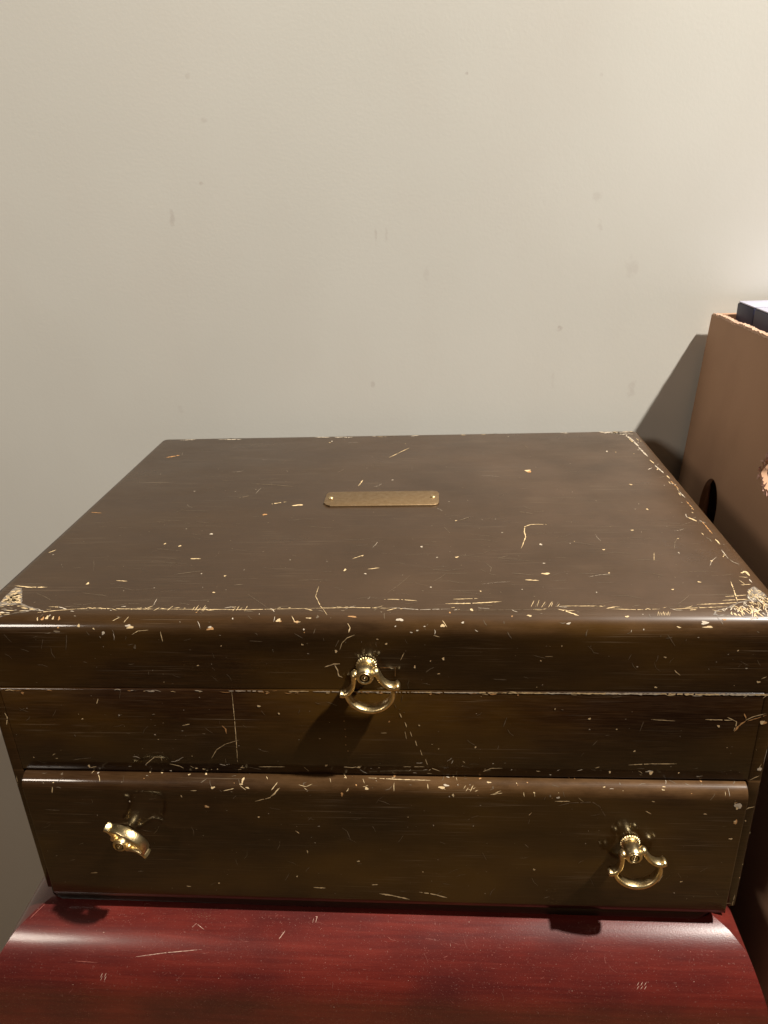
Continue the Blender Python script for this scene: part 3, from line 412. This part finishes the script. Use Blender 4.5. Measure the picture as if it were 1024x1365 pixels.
class Marks:
    def __init__(s): s.b = bmesh.new(); s.mats = []; s.rnd = random.Random(11)
    def mi(s, c):
        if c not in s.mats: s.mats.append(c)
        return s.mats.index(c)
    def quadstrip(s, surf, col, pts, w, off=.00012, ends=.25):
        """pts in mm (x, a); w mm"""
        R = s.rnd; q = []
        for a, c in zip(pts, pts[1:]):
            L = math.hypot(c[0]-a[0], c[1]-a[1]); n = max(2, int(L/.9))
            for k in range(n): q.append((a[0]+(c[0]-a[0])*k/n, a[1]+(c[1]-a[1])*k/n))
        q.append(pts[-1]); n = len(q); prev = None; i_ = s.mi(col)
        for i, (x, a) in enumerate(q):
            p0 = q[max(i-1, 0)]; p1 = q[min(i+1, n-1)]; tx, ta = p1[0]-p0[0], p1[1]-p0[1]; L = math.hypot(tx, ta) or 1; nx, na = -ta/L, tx/L
            t = i/(n-1); e = min(1, ends+4*min(t, 1-t)); hw = w/2*e*R.uniform(.45, 1.25); j = R.uniform(-.18, .18)*w
            A = s.b.verts.new(onprof(surf, x+nx*(hw+j), a+na*(hw+j), off)); B = s.b.verts.new(onprof(surf, x-nx*(hw-j), a-na*(hw-j), off))
            if prev:
                if not (n > 8 and R.random() < .07):
                    f = s.b.faces.new((prev[0], prev[1], B, A)); f.material_index = i_
            prev = (A, B)
    def chip(s, surf, col, x, a, rx, ra, off=.00012, n=13):
        R = s.rnd; th = R.uniform(-.5, .5); i_ = s.mi(col); vs = []; q3, q5 = R.uniform(0, 6.3), R.uniform(0, 6.3)
        for k in range(n):
            p = 2*math.pi*k/n; r = (1+.28*math.sin(2*p+q3)+.22*math.sin(3*p+q5))*R.uniform(.75, 1.1); u0, v0 = rx*r*math.cos(p), ra*r*math.sin(p)
            u, v = u0*math.cos(th)-v0*math.sin(th)*rx/max(rx, ra), u0*math.sin(th)*ra/max(rx, ra)+v0*math.cos(th)
            vs.append(s.b.verts.new(onprof(surf, x+u, a+v, off)))
        c = s.b.verts.new(onprof(surf, x, a, off))
        for k in range(n):
            f = s.b.faces.new((vs[k], vs[(k+1) % n], c)); f.material_index = i_
    def poly(s, surf, col, pts, off):
        i_ = s.mi(col); q = []
        for (a, c) in zip(pts, pts[1:]+pts[:1]):
            L = math.hypot(c[0]-a[0], c[1]-a[1]); n = max(1, int(L/1.2))
            for k in range(n):
                j = .35 if k else .1; q.append((a[0]+(c[0]-a[0])*k/n+s.rnd.uniform(-j, j), a[1]+(c[1]-a[1])*k/n+s.rnd.uniform(-j, j)))
        f = s.b.faces.new([s.b.verts.new(onprof(surf, x, a, off)) for x, a in q]); f.material_index = i_
        bmesh.ops.triangulate(s.b, faces=[f])
    def done(s, name, parent, org):
        for v in s.b.verts: v.co -= Vector(org)
        for f in s.b.faces: f.normal_update()
        o = link(name, s.b, [MK[c] for c in s.mats], parent, smooth=False); o['kind'] = 'stuff'; return o
def inside(p, P):
    c = False; j = len(P)-1
    for i in range(len(P)):
        if (P[i][1] > p[1]) != (P[j][1] > p[1]) and p[0] < (P[j][0]-P[i][0])*(p[1]-P[i][1])/(P[j][1]-P[i][1])+P[i][0]: c = not c
        j = i
    return c
M = {k: Marks() for k in 'LBDR'}
for d in DATA:
    s, c, k = d[0], d[1], d[2]
    m = M[s]
    if k == 'l': m.quadstrip(s, c, [tuple(p) for p in d[4]], d[3]*(.55 if s in 'LB' else .62))
    elif k == 'c': m.chip(s, c, d[5][0], d[5][1], d[3]*.64, d[4]*.56, off=.00015 if c != 'T' else .00010)
    elif k == 'p':
        P = [tuple(p) for p in d[4]]; P = [(max(-209.5, min(209.5, x)), a) for x, a in P]
        m.poly(s, 'K', P, .00008)
        xs = [p[0] for p in P]; as_ = [p[1] for p in P]; R = m.rnd
        for i in range(330 if c == 'Y' else 420):
            q = (R.uniform(min(xs), max(xs)), R.uniform(min(as_), max(as_)))
            if not inside(q, P): continue
            if c == 'Y':
                ang = R.choice((R.gauss(1.25, .25), R.gauss(2.0, .3))) ; L = R.uniform(1.8, 5.5)
                e = (q[0]+L*math.cos(ang), q[1]+L*math.sin(ang)); mid = ((q[0]+e[0])/2+R.uniform(-.4, .4), (q[1]+e[1])/2)
                if inside(e, P): m.quadstrip(s, R.choice('CCP'), [q, mid, e], R.uniform(.45, .8), .00014)
            else:
                L = R.uniform(1.5, 5.5); e = (q[0]+L, q[1]+R.uniform(-.5, .5)); up_ = q[1] < (min(as_)+(max(as_)-min(as_))*.55)
                if inside(e, P) and (up_ or R.random() < .35): m.quadstrip(s, 'C' if up_ else R.choice('PGC'), [q, e], R.uniform(.7, 1.8) if up_ else .6, .00014)
R = random.Random(5); SL0 = (D-RL)*1000
def scatter(s, n, xr, ar, col, rr, asp=(.5, 1.0), bias=None):
    for _ in range(n):
        x = R.uniform(*xr); a = R.uniform(*ar)
        if bias and R.random() > bias(x, a): continue
        r = R.uniform(*rr)*R.uniform(.35, .85); M[s].chip(s, R.choice(col), x, a, r*R.uniform(.8, 1.8), r*R.uniform(*asp), n=7)
def hair(s, n, xr, ar, col, Lr, wr, ang, bias=None):
    for _ in range(n):
        x = R.uniform(*xr); a = R.uniform(*ar)
        if bias and R.random() > bias(x, a): continue
        L = R.uniform(*Lr); t = R.gauss(*ang); c = R.uniform(-.12, .12)*L; ux, ua = math.cos(t), math.sin(t)
        p = [(x, a), (x+ux*L/2-ua*c, a+ua*L/2+ux*c), (x+ux*L, a+ua*L)]
        if any(abs(q[0]) > xr[1]+1 or q[1] < ar[0]-2 or q[1] > ar[1]+3 for q in p): continue
        M[s].quadstrip(s, R.choice(col), p, R.uniform(*wr)*.7)
fr = lambda x, a: .25+.75*(a/SL0)*(.6+.4*(x+210)/420)
scatter('L', 420, (-206, 206), (4, SL0), 'GGGP', (.22, .55), (.8, 1.6), fr)
scatter('L', 40, (-206, 206), (4, SL0), 'CPG', (.4, .9), (.8, 1.8), fr)
hair('L', 260, (-200, 200), (10, SL0-2), 'GGGG', (3, 22), (.15, .42), (0.03, .12), fr)
hair('L', 120, (-200, 200), (10, SL0-2), 'GGGGP', (3, 16), (.15, .38), (0, .9), fr)
# worn front edge, just behind the round-over, and the round-over itself
hair('L', 90, (-206, 206), (SL0-3, SL0+1.5), 'CCPG', (1, 7), (.3, .8), (0, .3))
scatter('L', 34, (-200, 206), (SL0+2, SL0+16), 'GGPT', (.3, .9), (.5, 1.5))
hair('L', 34, (-200, 206), (SL0+2, SL0+18), 'GPGG', (1, 5), (.25, .6), (1.2, .7))
# back edge and right-hand edge, rubbed bare in patches
hair('L', 90, (-205, 205), (.0, 7), 'GPGC', (2, 9), (.6, 1.8), (0, .1), lambda x, a: .25 + (.75 if x > 150 else 0) + (.3 if -60 < x < 40 or x < -150 else 0))
hair('L', 100, (196, 205.5), (4, SL0), 'PGGC', (1, 7), (.3, 1.1), (1.5, .45), lambda x, a: max(.1, (x-194)/11)**1.3)
hair('L', 60, (170, 204), (2, 16), 'PGCP', (2, 8), (.6, 1.8), (.3, .6), lambda x, a: 1 if (x-170)/34 + (12-a)/14 > .8 else 0)
hair('L', 40, (-206, -203), (10, SL0), 'GGP', (1, 6), (.2, .6), (1.5, .3))
# lid front face and the upper panel
s1 = SL0+16.5
scatter('L', 60, (-205, 206), (s1, s1+30), 'GGPC', (.2, .55)); hair('L', 36, (-200, 200), (s1, s1+30), 'GG', (2, 7), (.2, .45), (0, 1.0))
scatter('B', 70, (-205, 206), (2, 54), 'GGPC', (.2, .55)); hair('B', 34, (-200, 200), (2, 52), 'GGG', (2, 7), (.2, .45), (0, 1.0))
hair('B', 30, (-200, 200), (46, 55), 'CPG', (1, 5), (.25, .6), (0, .4)); scatter('B', 22, (-200, 200), (46, 55), 'CPG', (.3, .8))
scatter('D', 110, (-198, 198), (15, 92), 'GGGP', (.2, .5)); hair('D', 50, (-198, 198), (15, 92), 'GGG', (2, 8), (.18, .4), (0, .9))
scatter('D', 60, (-198, 198), (1, 15), 'GCPT', (.3, .9), (.6, 1.8), lambda x, a: .5+.5*(x+200)/400)
hair('D', 50, (-198, 198), (1, 15), 'CPGG', (1, 5), (.25, .6), (1.0, .9), lambda x, a: .5+.5*(x+200)/400)
# chipped line along the body's top, light catching its edge painted in, strongest right
x = -75.0
while x < 209:
    L = R.uniform(4, 26); k = max(.25, min(1, (x+90)/260))
    if R.random() < .55+.6*k: M['B'].quadstrip('B', 'P' if R.random() < .6 else 'C', [(x, .32), (min(209.3, x+L), .32)], .35+.75*k, .00012+.00001*R.randrange(5), ends=.6)
    x += L*R.uniform(.6, .9)
hair('B', 40, (-205, 205), (.2, 1.4), 'TPC', (1, 6), (.3, .8), (0, .1)); scatter('B', 16, (-60, 90), (.4, 1.6), 'TT', (.6, 1.5), (.5, .9))
# dust and specks on the red top
scatter('R', 900, (-205, 205), (352, 412), 'q', (.12, .30), (.8, 1.2), lambda x, a: .25+.75*(x+210)/420)
scatter('R', 120, (-205, 205), (352, 412), 'Qq', (.18, .34), (.8, 1.2), lambda x, a: .3+.7*(x+210)/420)
hair('R', 60, (-190, 200), (354, 412), 'qqq', (1.5, 8), (.12, .3), (0.4, .8))
o = M['L'].done("scratch_marks", lid, (0, .15, 0)); M['D'].done("scratch_marks", drawer, (0, .15, 0))
M['B'].done("scratch_marks", chest, (0, .15, 0)); M['R'].done("scratch_marks", cab, OC)

# ================================================================ cardboard box on a dark stand, with packets inside
OB = (.42, .17, -.14)
carton = empty("cardboard_box", OB, 'tall open brown cardboard box with hand holes, right of the dark chest', 'box')
def wallcurve(name, outline, holes, thick, mat, parent, M4):
    """flat sheet with holes: outline in (u, v), placed by matrix M4"""
    cu = bpy.data.curves.new(name, 'CURVE'); cu.dimensions = '2D'; cu.fill_mode = 'BOTH'; cu.extrude = thick/2
    for P in [outline] + holes:
        sp = cu.splines.new('POLY'); sp.points.add(len(P)-1); sp.use_cyclic_u = True
        for i, q in enumerate(P): sp.points[i].co = (q[0], q[1], 0, 1)
    t = bpy.data.objects.new('tmp', cu); C.objects.link(t); dg = bpy.context.evaluated_depsgraph_get()
    me = bpy.data.meshes.new_from_object(t.evaluated_get(dg)); bpy.data.objects.remove(t); bpy.data.curves.remove(cu)
    me.transform(M4); me.materials.clear()
    for m in (mat if isinstance(mat, list) else [mat]): me.materials.append(m)
    o = bpy.data.objects.new(name, me); C.objects.link(o); o.parent = parent; return o
rg = random.Random(3)
ZB, ZTOP = -.14, .2965; Y0, Y1 = -.004, .3335
def edge_z(y): return ZTOP + .0004*math.sin(y*150)+.0006*math.sin(y*31+1) + rg.uniform(-.0004, .0004) - .0012*max(0, (y-.330)/.0035)**2
outl = [(Y0, ZB), (Y1, ZB)] + [(Y1-(Y1-Y0)*k/110, edge_z(Y1-(Y1-Y0)*k/110)) for k in range(111)]
def ell(cy, cz, a, bq, n=40, j=0): return [(cy+a*math.cos(2*math.pi*k/n)*(1+rg.uniform(-j, j)), cz+bq*math.sin(2*math.pi*k/n)*(1+rg.uniform(-j, j))) for k in range(n)]
lean = .0675
# left face leans out a little: x = .2700 + lean*(z-ZTOP)
TH = .004
MX = Matrix(((0, lean, 1, .2702-lean*ZTOP-OB[0]), (1, 0, 0, -OB[1]), (0, 1, 0, -OB[2]), (0, 0, 0, 1)))
face = wallcurve("side_wall", outl, [ell(.2570, .1500, .0185, .0260), ell(.1615, .215, .0190, .0125, 34, .10)], TH, CARD, carton, MX)
# torn pulpy rim along the top edge and round the torn hole
b = bmesh.new(); prev = None
for k in range(150):
    y = Y1-.001-(Y1-Y0-.002)*k/149; z = edge_z(y)+.0001; x = .2702
    j = [rg.uniform(-.0003, .0003) for _ in range(6)]
    row = [b.verts.new(Vector(p)-Vector(OB)) for p in ((x-TH/2-.0004+j[0], y, z-.0012+j[3]), (x-TH/2+.0004+j[1], y, z+.0006+j[4]), (x+j[2], y, z+.0002+j[5]), (x+TH/2, y, z+.0007+j[0]), (x+TH/2+.0004, y, z-.0012))]
    if prev:
        for i in range(4): b.faces.new((prev[i], row[i], row[i+1], prev[i+1]))
    prev = row
link("torn_rim", b, TORN, face, angle=20)
b = bmesh.new()
for k in range(26):
    a = 2*math.pi*k/26; y = .1615+.0190*math.cos(a); z = .215+.0125*math.sin(a); x = .2702+lean*(z-ZTOP)
    for q in range(2):
        p = Vector((x-TH/2-rg.uniform(.0, .0025), y+rg.uniform(-.002, .002), z+rg.uniform(-.002, .002)))-Vector(OB)
        vs = [b.verts.new(p+Vector((rg.uniform(-.0012, .0012), rg.uniform(-.0028, .0028), rg.uniform(-.0028, .0028)))) for _ in range(4)]
        b.faces.new(vs[:3]); b.faces.new(vs[1:])
link("torn_paper_edge", b, PINK, face, smooth=False)
def sheet(x0, x1, y0, y1, z0=ZB, z1=ZTOP-.001): return link("side_wall", box(x0, x1, y0, y1, z0, z1, bev=.0008, seg=2, off=OB), CARD, carton)
xa = .2702+lean*(ZB-ZTOP)
sheet(.2725, .60, Y1-TH, Y1-.0002, ZB+.001); sheet(.2725, .60, Y0+.0002, Y0+TH, ZB+.001); sheet(.596, .60, Y0+TH+.0001, Y1-TH-.0001, ZB+.001)
link("bottom_panel", box(.2445, .5955, Y0+TH+.0002, Y1-TH-.0002, ZB+.0005, ZB+.0045, off=OB), CARD, carton, smooth=False)
# corner fold between left face and back face
b = bmesh.new()
for z in (ZB+.001, ZTOP-.0045):
    x = .2702+lean*(z-ZTOP)
    for p in ((x-TH/2+.0005, Y1-.002), (x+.0005, Y1-.0001), (.2730, Y1-.0001), (.2730, Y1-.003), (x+TH/2-.0002, Y1-.004)): b.verts.new(Vector((p[0], p[1], z))-Vector(OB))
b.verts.ensure_lookup_table()
for k in range(5): b.faces.new((b.verts[k], b.verts[(k+1) % 5], b.verts[5+(k+1) % 5], b.verts[5+k]))
b.faces.new([b.verts[k] for k in range(5)]); b.faces.new([b.verts[5+k] for k in range(5)])
link("corner_fold", b, CARD, carton, smooth=False)
def packet(y0, y1, x0, x1, z1, label):
    t = empty("storage_packet", ((x0+x1)/2, (y0+y1)/2, ZB+.005), label, 'packet', 'navy packets standing in the cardboard box'); o_ = t.location
    link("packet_body", box(x0, x1, y0, y1, ZB+.005, z1, bev=.0012, seg=2, off=o_), NAVY, t)
    link("packet_top", box(x0+.0008, x1-.001, y0+.0008, y1-.0008, z1+.0001, z1+.0012, bev=.0004, seg=2, off=o_), LILAC, t)
    return t
packet(.2915, .3262, .2850, .41, .3050, 'short navy packet nearest the wall, pale top showing above the box rim')
packet(.1700, .2905, .2850, .41, .3050, 'longer navy packet cut by the right edge, pale top above the box rim')
# stand under the box (in deep shade)
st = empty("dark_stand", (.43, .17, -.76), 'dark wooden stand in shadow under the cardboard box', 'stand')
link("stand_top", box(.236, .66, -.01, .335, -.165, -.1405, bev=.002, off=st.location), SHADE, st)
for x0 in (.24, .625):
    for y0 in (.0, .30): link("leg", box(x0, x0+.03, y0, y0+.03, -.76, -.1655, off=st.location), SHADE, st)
